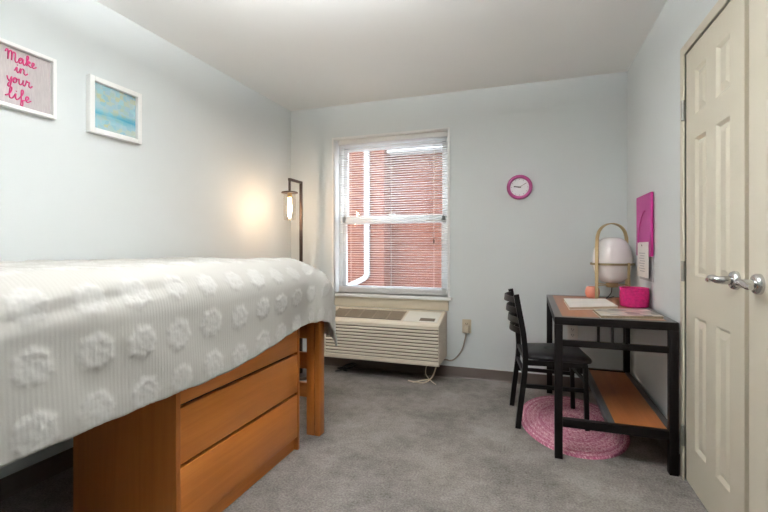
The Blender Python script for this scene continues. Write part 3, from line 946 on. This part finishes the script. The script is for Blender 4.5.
# power cord to the outlet
s = MB().tube(curve_pts([(-0.672, YB - 0.020, 0.150), (-0.64, YB - 0.012, 0.142), (-0.60, YB - 0.010, 0.160), (-0.560, YB - 0.010, 0.205), (-0.535, YB - 0.011, 0.25), (-0.518, YB - 0.016, 0.31), (-0.505, YB - 0.03, 0.365), (-0.500, YB - 0.035, 0.395)], 6), 0.0065, 8)
s.tube(curve_pts([(-0.70, YB - 0.10, 0.178), (-0.69, YB - 0.05, 0.155), (-0.672, YB - 0.020, 0.150)], 4), 0.0065, 8)
pcd = obj('power_cord', s, M['cord'], ac, 60)
obj('plug', MB().box(-0.522, -0.478, YB - 0.052, YB - 0.0125, 0.392, 0.455, 0.008, 3), M['cord_pale'], pcd, 50)

cb = obj('drain_cable', MB().tube(curve_pts([(-0.72, YB - 0.14, 0.158), (-0.722, YB - 0.20, 0.13), (-0.745, YB - 0.24, 0.06), (-0.80, YB - 0.26, 0.014), (-0.89, YB - 0.25, 0.006), (-0.95, YB - 0.23, 0.006)], 7), 0.0055, 8)
         .tube(curve_pts([(-0.71, YB - 0.26, 0.006), (-0.755, YB - 0.25, 0.03), (-0.80, YB - 0.235, 0.075), (-0.80, YB - 0.22, 0.125), (-0.79, YB - 0.2, 0.158)], 6), 0.004, 8)
         .tube(curve_pts([(-0.76, YB - 0.25, 0.042), (-0.83, YB - 0.27, 0.03), (-0.90, YB - 0.27, 0.006)], 5), 0.004, 8), M['cord_pale'], smooth=60, origin=(-0.82, YB - 0.24, 0))
tag(cb, 'pale loose cable dangling under the air conditioner right end', 'cable')

s = MB()
for k in range(6):
    a = random.uniform(0, 2 * PI)
    cx_, cy_ = -1.60 + 0.012 * k, YB - 0.16 + random.uniform(-0.01, 0.01)
    s.tube([(cx_ + 0.045 * math.cos(t * 2 * PI / 18) + 0.01 * k, cy_ + 0.03 * math.sin(t * 2 * PI / 18), 0.012 + 0.011 * k + 0.012 * math.sin(t * 2 * PI / 18 + a)) for t in range(18)], 0.0045, 7, closed=True)
cbl = obj('cord_bundle', s, M['cord_black'], smooth=60, origin=(-1.57, YB - 0.16, 0))
tag(cbl, 'small black cord bundle on the carpet under the air conditioner left end', 'cord')
obj('tie', MB().lathe([(0.010, -0.009), (0.014, -0.009), (0.014, 0.009), (0.010, 0.009)], (-1.555, YB - 0.19, 0.06), 12, 'x'), M['white'], cbl, 40) if False else None

# ================================================================== OUTLETS
def outlet(name, label, x, z, face):
    t = thing(name, label, 'outlet', (x, YB, z))
    obj('cover_plate', MB().box(x - 0.0375, x + 0.0375, YB - 0.007, YB, z - 0.058, z + 0.058, 0.003), face, t, 40)
    for dz in (0.022, -0.022):
        s = MB().box(x - 0.017, x + 0.017, YB - 0.0105, YB - 0.006, z + dz - 0.015, z + dz + 0.015, 0.003)
        r = obj('socket', s, face, t, 40)
        s = MB()
        s.box(x - 0.009, x - 0.006, YB - 0.0112, YB - 0.010, z + dz - 0.004, z + dz + 0.008)
        s.box(x + 0.006, x + 0.009, YB - 0.0112, YB - 0.010, z + dz - 0.004, z + dz + 0.006)
        s.lathe([(0, 0.0), (0.0028, 0.0), (0.0028, 0.001), (0, 0.001)], (x, YB - 0.0112, z + dz - 0.009), 10, 'y')
        obj('slots', s, M['ink'], r)
outlet('wall_outlet', 'almond wall outlet beside the air conditioner with a plug in it', -0.500, 0.443, M['outlet'])
outlet('wall_outlet', 'pale wall outlet behind the desk, seen under its top', 0.322, 0.447, M['outlet_white'])

# ================================================================== CLOCK
kx, kz = -0.074, 1.599
ck = thing('wall_clock', 'round purple-pink wall clock with white face', 'clock', (kx, YB, kz))
s = MB().lathe([(0.078, 0.0), (0.096, 0.0), (0.101, -0.010), (0.100, -0.024), (0.094, -0.036), (0.085, -0.040), (0.077, -0.036), (0.073, -0.026), (0.073, -0.012), (0.078, 0.0)], (kx, YB - 0.001, kz), 48, 'y')
obj('rim', s, M['clockrim'], ck, 60)
fc = obj('face', MB().lathe([(0, -0.016), (0.076, -0.016), (0.076, -0.001), (0, -0.001)], (kx, YB, kz), 48, 'y'), M['clockface'], ck, 40)
for k in range(12):
    a = k * PI / 6
    s = MB().obox((kx + 0.058 * math.sin(a), YB - 0.0165, kz + 0.058 * math.cos(a)), (kx + 0.068 * math.sin(a), YB - 0.0165, kz + 0.068 * math.cos(a)), 0.0035, 0.001, up=(0, 1, 0))
    obj('hour_mark', s, M['greyboard'], fc)
def hand(nm, ang, L, w, m):
    a = math.radians(ang)
    dx, dz = math.sin(a), math.cos(a)
    obj(nm, MB().obox((kx - dx * 0.012, YB - 0.0195, kz - dz * 0.012), (kx + dx * L, YB - 0.0195, kz + dz * L), w, 0.0015, up=(0, 1, 0)), m, ck)
hand('hour_hand', 279, 0.045, 0.009, M['ink'])
hand('minute_hand', 58, 0.060, 0.0045, M['cord'])
obj('hub', MB().lathe([(0, -0.023), (0.005, -0.023), (0.005, -0.016), (0, -0.016)], (kx, YB, kz), 16, 'y'), M['ink'], ck, 40)

# ================================================================== RUG
s = MB()
nr, na = 21, 96
ea, eb = 0.311, 0.477
pts = []
prof_r = []
for i in range(nr * 4 + 1):
    f = i / (nr * 4)
    prof_r.append((f, 0.0085 + 0.0035 * abs(math.sin(f * nr * PI)) if f < 1 else 0.0005))
c0 = s.bm.verts.new((0, 0, 0.010))
prev = None
for f, h in prof_r[1:]:
    ring = []
    for k in range(na):
        a = 2 * PI * k / na
        ring.append(s.bm.verts.new((ea * f * math.cos(a), eb * f * math.sin(a), h + (0.0012 * math.sin(k * PI / 1 + f * 60) if f < 1 else 0))))
    for k in range(na):
        if prev is None:
            s.bm.faces.new((c0, ring[k], ring[(k + 1) % na]))
        else:
            s.bm.faces.new((prev[k], ring[k], ring[(k + 1) % na], prev[(k + 1) % na]))
    prev = ring
rug = obj('braided_rug', s, M['braid'], smooth=60)
rug.location = (0.250, 2.930, 0.0)
rug.rotation_euler = (0, 0, math.radians(3.7))
tag(rug, 'oval pink braided rug on the carpet under the chair', 'rug')

# ================================================================== DESK
dx0, dx1, dy0, dy1, dz = 0.127, 0.688, 2.410, 3.500, 0.746
dk = thing('desk', 'black metal desk with brown wood top and lower shelf by the right wall', 'desk', ((dx0 + dx1) / 2, (dy0 + dy1) / 2, 0))
lw = 0.040
for (xa, ya) in ((dx0, dy0), (dx1 - lw, dy0), (dx0, dy1 - lw), (dx1 - lw, dy1 - lw)):
    obj('leg', MB().box(xa, xa + lw, ya, ya + lw, 0.0, dz - 0.040, 0.003), M['black'], dk, 40)
s = MB()     # frame around the top
s.box(dx0, dx1, dy0, dy0 + lw, dz - 0.040, dz, 0.003)
s.box(dx0, dx1, dy1 - lw, dy1, dz - 0.040, dz, 0.003)
s.box(dx0, dx0 + lw, dy0 + lw, dy1 - lw, dz - 0.040, dz, 0.003)
s.box(dx1 - lw, dx1, dy0 + lw, dy1 - lw, dz - 0.040, dz, 0.003)
obj('top_frame', s, M['edge'] if False else M['black'], dk, 40)
s = MB()     # grey cap strips on the upper face
s.box(dx0 + 0.001, dx1 - 0.001, dy0 + 0.001, dy0 + lw, dz, dz + 0.0015)
s.box(dx0 + 0.001, dx1 - 0.001, dy1 - lw, dy1 - 0.001, dz, dz + 0.0015)
s.box(dx0 + 0.001, dx0 + lw, dy0 + lw, dy1 - lw, dz, dz + 0.0015)
s.box(dx1 - lw, dx1 - 0.001, dy0 + lw, dy1 - lw, dz, dz + 0.0015)
obj('top_border', s, M['edge'], dk)
obj('desktop', MB().box(dx0 + lw, dx1 - lw, dy0 + lw, dy1 - lw, dz - 0.020, dz + 0.0012, 0.0005), M['desk_wood'], dk)
for ya in (dy0, dy1 - lw):
    obj('end_rail', MB().box(dx0 + lw, dx1 - lw, ya + 0.006, ya + 0.034, 0.593, 0.624, 0.002), M['black'], dk, 40)
    for xx in (0.338, 0.402, 0.466):
        obj('spindle', MB().box(xx - 0.006, xx + 0.006, ya + 0.014, ya + 0.026, 0.624, dz - 0.040), M['black'], dk)
    obj('foot_rail', MB().box(dx0 + lw, dx1 - lw, ya + 0.002, ya + 0.038, 0.170, 0.212, 0.002), M['black'], dk, 40)
obj('back_rail', MB().box(dx1 - 0.034, dx1 - 0.006, dy0 + lw, dy1 - lw, 0.593, 0.624, 0.002), M['black'], dk, 40) if False else None
sx0 = 0.385
s = MB()
s.box(sx0, sx0 + 0.034, dy0 + 0.038, dy1 - 0.038, 0.172, 0.210, 0.002)
s.box(dx1 - 0.036, dx1 - 0.002, dy0 + lw, dy1 - lw, 0.172, 0.210, 0.002)
obj('shelf_frame', s, M['edge'], dk, 40)
obj('shelf', MB().box(sx0 + 0.034, dx1 - 0.036, dy0 + 0.038, dy1 - 0.038, 0.186, 0.206), wood('amber_laminate', (0.46, 0.165, 0.05), (0.32, 0.10, 0.03), 'y', 0.6, 0.35), dk)

# ================================================================== CHAIR
ch = thing('chair', 'black metal ladder-back chair with padded seat at the desk', 'chair', (0.112, 2.958, 0), math.radians(7.5))
# local axes: +x faces the desk front
def post_path(sy):
    return curve_pts([(-0.205, sy * 0.192, 0.0), (-0.188, sy * 0.190, 0.15), (-0.166, sy * 0.188, 0.33), (-0.160, sy * 0.187, 0.44), (-0.172, sy * 0.185, 0.58), (-0.196, sy * 0.183, 0.72), (-0.214, sy * 0.182, 0.82)], 5)
rect = lambda w, h: [(-w / 2, -h / 2), (w / 2, -h / 2), (w / 2, h / 2), (-w / 2, h / 2)]
for sy in (-1, 1):
    obj('back_post', MB().sweep(post_path(sy), rect(0.024, 0.032), up=(1, 0, 0)), M['chair'], ch, 40, local=True)
for sy in (-1, 1):
    zf = 0.0135
    obj('front_leg', MB().obox((0.195, sy * 0.178, zf), (0.186, sy * 0.176, 0.405), 0.026, 0.026, up=(1, 0, 0), bev=0.002), M['chair'], ch, 40, local=True)
def at_post(z):
    P = post_path(1)
    for a, b in zip(P, P[1:]):
        if a.z <= z <= b.z:
            return a.lerp(b, (z - a.z) / (b.z - a.z))
    return P[-1]
for zc_ in (0.785, 0.718, 0.655, 0.592):
    q = at_post(zc_)
    pth = []
    for k in range(13):
        t_ = -1 + k / 6
        pth.append((q.x - 0.058 * (1 - t_ * t_), t_ * q.y, zc_))
    obj('back_slat', MB().sweep(pth, rect(0.008, 0.037), up=(0.12, 0, 1)), M['chair'], ch, 40, local=True)
for zc_ in (0.425, 0.335):
    q = at_post(zc_)
    obj('back_rail', MB().obox((q.x, -q.y, zc_), (q.x, q.y, zc_), 0.018, 0.026), M['chair'], ch, 40, local=True)
# seat: rounded trapezoid, crowned
def seat_ring(inset, z):
    pts = []
    back, front = 0.172 - inset, 0.214 - inset
    xb, xf = -0.150 + inset, 0.222 - inset
    r = 0.045
    cs = [((xf - r, front - r), 0), ((xb + r, back - r), 90), ((xb + r, -back + r), 180), ((xf - r, -front + r), 270)]
    for (cx_, cy_), a0 in cs:
        for k in range(7):
            a = math.radians(a0 + 15 * k)
            pts.append((cx_ + r * math.cos(a), cy_ + r * math.sin(a), z))
    return pts
s = MB()
rings = [[s.bm.verts.new(p) for p in seat_ring(i, z)] for i, z in ((0.012, 0.416), (0.0, 0.420), (-0.003, 0.432), (0.002, 0.443), (0.014, 0.451), (0.04, 0.456), (0.09, 0.460), (0.14, 0.461))]
for a, b in zip(rings, rings[1:]):
    for k in range(len(a)):
        s.bm.faces.new((a[k], a[(k + 1) % len(a)], b[(k + 1) % len(a)], b[k]))
s.bm.faces.new(rings[-1]); s.bm.faces.new(list(reversed(rings[0])))
obj('seat', s, M['seat'], ch, 60, local=True)
s = MB()
s.obox((-0.16, -0.178, 0.402), (0.19, -0.178, 0.402), 0.022, 0.030)
s.obox((-0.16, 0.178, 0.402), (0.19, 0.178, 0.402), 0.022, 0.030)
s.obox((0.188, -0.178, 0.402), (0.188, 0.178, 0.402), 0.022, 0.030)
obj('seat_frame', s, M['chair'], ch, 40, local=True)
for sy in (-1, 1):
    obj('stretcher', MB().obox((-0.178, sy * 0.188, 0.262), (0.189, sy * 0.177, 0.250), 0.014, 0.024), M['chair'], ch, 40, local=True)
obj('stretcher', MB().obox((0.19, -0.177, 0.300), (0.19, 0.177, 0.300), 0.014, 0.022), M['chair'], ch, 40, local=True)

# ================================================================== ON THE DESK
zt_ = dz + 0.0016
# open white notebook
def quad_prism(s, pts, z0, z1, bev=0.0):
    return s.prism([(p[0], p[1]) for p in pts], z0, z1, bev, axis='z')
nbk = thing('notebook', 'thick white notebook lying flat at the chair side of the desk', 'notebook', (0.36, 2.95, zt_))
c4 = [(0.222, 2.690), (0.498, 2.826), (0.486, 3.185), (0.222, 3.120)]
def inset(pts, k):
    cx_ = sum(p[0] for p in pts) / 4; cy_ = sum(p[1] for p in pts) / 4
    return [(cx_ + (p[0] - cx_) * k, cy_ + (p[1] - cy_) * k) for p in pts]
obj('pages', quad_prism(MB(), inset(c4, 0.985), zt_ + 0.002, zt_ + 0.015), M['pageedge'], nbk)
obj('cover', quad_prism(MB(), c4, zt_ + 0.015, zt_ + 0.0185, 0.001), M['paper'], nbk)
obj('back_cover', quad_prism(MB(), c4, zt_, zt_ + 0.002), M['paper'], nbk)

mgz = thing('magazine', 'magazine with pale patterned cover at the near end of the desk', 'magazine', (0.5, 2.62, zt_))
m4 = [(0.350, 2.430), (0.648, 2.500), (0.625, 2.790), (0.343, 2.680)]
def cover_mat():
    m, t, b = newmat('pale_magazine_cover')
    tc = N(t, 'TexCoord'); vo = N(t, 'TexVoronoi', Scale=15.0)
    t.links.new(tc.outputs['Object'], vo.inputs['Vector'])
    sp = N(t, 'SeparateColor'); t.links.new(vo.outputs['Color'], sp.inputs[0])
    rp = N(t, 'ValToRGB'); e = rp.color_ramp.elements
    e[0].color = (0.50, 0.47, 0.40, 1); e[1].color = (0.74, 0.72, 0.66, 1)
    k = e.new(0.3); k.color = (0.13, 0.125, 0.11, 1)
    k = e.new(0.45); k.color = (0.66, 0.63, 0.56, 1)
    k = e.new(0.75); k.color = (0.50, 0.40, 0.28, 1)
    t.links.new(sp.outputs[0], rp.inputs['Fac']); t.links.new(rp.outputs['Color'], b.inputs['Base Color'])
    b.inputs['Roughness'].default_value = 0.3
    return m
obj('pages', quad_prism(MB(), inset(m4, 0.985), zt_ + 0.0008, zt_ + 0.0135), mat('brown_page_edges', (0.30, 0.24, 0.17), 0.8, var=0.2, vscale=120), mgz)  # page edges in a darker brown than the notebook's
obj('cover', quad_prism(MB(), m4, zt_ + 0.0135, zt_ + 0.0155, 0.0006), cover_mat(), mgz)
obj('back_cover', quad_prism(MB(), m4, zt_, zt_ + 0.0008), M['paper'], mgz)

# coral candle cup
cx_, cy_ = 0.430, 3.372
cc = thing('candle_cup', 'round coral candle cup beside the globe lamp', 'candle cup', (cx_, cy_, zt_))
s = MB().lathe([(0, 0), (0.030, 0), (0.042, 0.010), (0.0485, 0.032), (0.048, 0.055), (0.042, 0.074), (0.037, 0.082), (0.034, 0.081), (0.038, 0.070), (0.041, 0.052), (0.038, 0.025), (0, 0.02)], (cx_, cy_, zt_), 36)
obj('cup', s, M['candle'], cc, 60)
obj('wax', MB().lathe([(0, 0.058), (0.0395, 0.058), (0.0395, 0.02), (0, 0.02)], (cx_, cy_, zt_), 28), M['paper'], cc, 40)
obj('wick', MB().tube([(cx_, cy_, zt_ + 0.057), (cx_ + 0.001, cy_, zt_ + 0.070)], 0.001, 6, up=(1, 0, 0)), M['ink'], cc)

# magenta woven basket
bx_, by_ = 0.611, 2.965
bk = thing('basket', 'round magenta woven basket on the desk by the right wall', 'basket', (bx_, by_, zt_))
prof = [(0, 0.0), (0.066, 0.0), (0.076, 0.006)]
nrow = 12
for k in range(nrow * 4 + 1):
    f = k / (nrow * 4)
    prof.append((0.076 + 0.003 * math.sin(f * PI) + 0.0022 * abs(math.sin(f * nrow * PI)), 0.006 + f * 0.106))
prof += [(0.072, 0.112), (0.070, 0.10), (0.068, 0.010), (0, 0.008)]
obj('woven_body', MB().lathe(prof, (bx_, by_, zt_), 48), M['basket'], bk, 60)
obj('rim', MB().tube([(bx_ + 0.0755 * math.cos(a), by_ + 0.0755 * math.sin(a), zt_ + 0.113) for a in [2 * PI * k / 48 for k in range(48)]], 0.0052, 8, closed=True), M['basket'], bk, 60)

# globe lamp
gx, gy = 0.556, 3.372
gl = thing('table_lamp', 'opal globe table lamp in a brass carrying frame on the desk', 'table lamp', (gx, gy, zt_))
gz = zt_ + 0.275
prof = []
for k in range(25):
    a = -PI / 2 + PI * k / 24
    r = 0.128 * math.cos(a) ** 0.66 if 0 < k < 24 else 0
    prof.append((r, 0.165 * math.sin(a) if a < 0 else 0.160 * math.sin(a)))
obj('globe', MB().lathe(prof, (gx, gy, gz), 40), M['opal'], gl, 60)
R_ = 0.138
view = math.atan2(-gy, -gx)       # direction from the lamp to the room's middle
angs = [view + math.radians(a) for a in (-43, 47, 137, 227)]
strip = rect(0.020, 0.006)
ring = [(gx + R_ * math.cos(a), gy + R_ * math.sin(a), zt_ + 0.247) for a in [2 * PI * k / 56 for k in range(56)]]
obj('hoop', MB().sweep(ring, rect(0.005, 0.015), closed=True), M['brass_dark'], gl, 40)
for k in (1, 3):
    a = angs[k]
    px_, py_ = gx + R_ * math.cos(a), gy + R_ * math.sin(a)
    obj('leg', MB().obox((px_, py_, zt_), (px_, py_, zt_ + 0.258), 0.020, 0.008, up=(math.cos(a), math.sin(a), 0), bev=0.002), M['brass'], gl, 40)
# the two other uprights run on into the arched handle
ca, sa = math.cos(angs[0]), math.sin(angs[0])
pth = [(R_, 0.0), (R_, 0.12), (R_, 0.25), (R_, 0.36), (R_ * 0.97, 0.43)]
pth += [(R_ * 0.94 * math.cos(t), 0.435 + 0.098 * math.sin(t)) for t in [PI * k / 16 for k in range(1, 16)]]
pth += [(-R_ * 0.97, 0.43), (-R_, 0.36), (-R_, 0.25), (-R_, 0.12), (-R_, 0.0)]
obj('handle', MB().sweep([(gx + ca * q, gy + sa * q, zt_ + h) for q, h in pth], rect(0.020, 0.007), up=(-sa, ca, 0.0)) if False else
    MB().sweep([(gx + ca * q, gy + sa * q, zt_ + h) for q, h in pth], rect(0.007, 0.025), up=(-sa, ca, 0.0)), M['brass'], gl, 40)
s = MB().lathe([(0, 0.082), (0.036, 0.082), (0.040, 0.090), (0.040, 0.112), (0.034, 0.120), (0, 0.120)], (gx, gy, zt_), 32)
obj('base_cup', s, M['brass'], gl, 40)
for a in angs:
    s = MB().obox((gx + 0.035 * math.cos(a), gy + 0.035 * math.sin(a), zt_ + 0.098), (gx + R_ * math.cos(a), gy + R_ * math.sin(a), zt_ + 0.098), 0.006, 0.006)
    obj('cross_bar', s, M['brass'], gl)
s = MB().tube(curve_pts([(gx, gy, zt_ + 0.086), (gx - 0.01, gy - 0.02, zt_ + 0.04), (gx - 0.04, gy - 0.03, zt_ + 0.006), (gx - 0.02, gy + 0.02, zt_ + 0.004), (gx + 0.03, gy + 0.11, zt_ + 0.004)], 6), 0.003, 8)
obj('lamp_cord', s, M['cord_black'], gl, 60)

# ================================================================== MAGENTA WALL BOARD
wbd = thing('wall_board', 'magenta memo board with grey lower sheet on the right wall', 'memo board', (XR, 3.06, 1.20))
obj('backing_board', MB().box(XR - 0.021, XR - 0.006, 2.890, 3.236, 1.058, 1.442, 0.0015), M['magenta_edge'], wbd, 40)
obj('magenta_sheet', MB().box(XR - 0.0225, XR - 0.021, 2.892, 3.236, 1.060, 1.440), M['magenta'], wbd)
obj('lower_sheet', MB().box(XR - 0.006, XR - 0.0005, 2.90, 3.230, 0.905, 1.10), M['greyboard'], wbd)
obj('hook', MB().tube([(XR - 0.020, 3.005, 1.335), (XR - 0.030, 3.005, 1.337)], 0.0025, 8), M['magenta_edge'], wbd)
tg = thing('hanging_card', 'white printed card hanging by a string from the magenta board', 'card', (XR - 0.024, 3.06, 0.93))
tgx = XR - 0.0245
obj('card', MB().box(tgx - 0.0012, tgx + 0.0012, 2.925, 3.190, 0.925, 1.145), M['paper'], tg)
s = MB().tube(curve_pts([(tgx - 0.002, 3.165, 1.14), (tgx - 0.003, 3.150, 1.20), (tgx - 0.004, 3.100, 1.275), (tgx - 0.004, 3.045, 1.32), (tgx - 0.003, 3.005, 1.339)], 6), 0.0022, 7)
obj('string', s, M['magenta_edge'], tg, 60)
s = MB()
for k in range(8):
    zz = 1.075 - 0.016 * k
    s.box(tgx - 0.0016, tgx - 0.0011, 3.0 + 0.01 * (k % 3), 3.145 - 0.012 * ((k * 2) % 4), zz - 0.0025, zz + 0.0025)
obj('printed_lines', s, mat('grey_print', (0.45, 0.45, 0.45), 0.7), tg)
s = MB().lathe([(0, -0.004), (0.005, -0.004), (0.005, 0.0), (0, 0.0)], (tgx - 0.001, 3.075, 1.125), 12, 'x')
obj('pin', s, M['hinge'], tg)
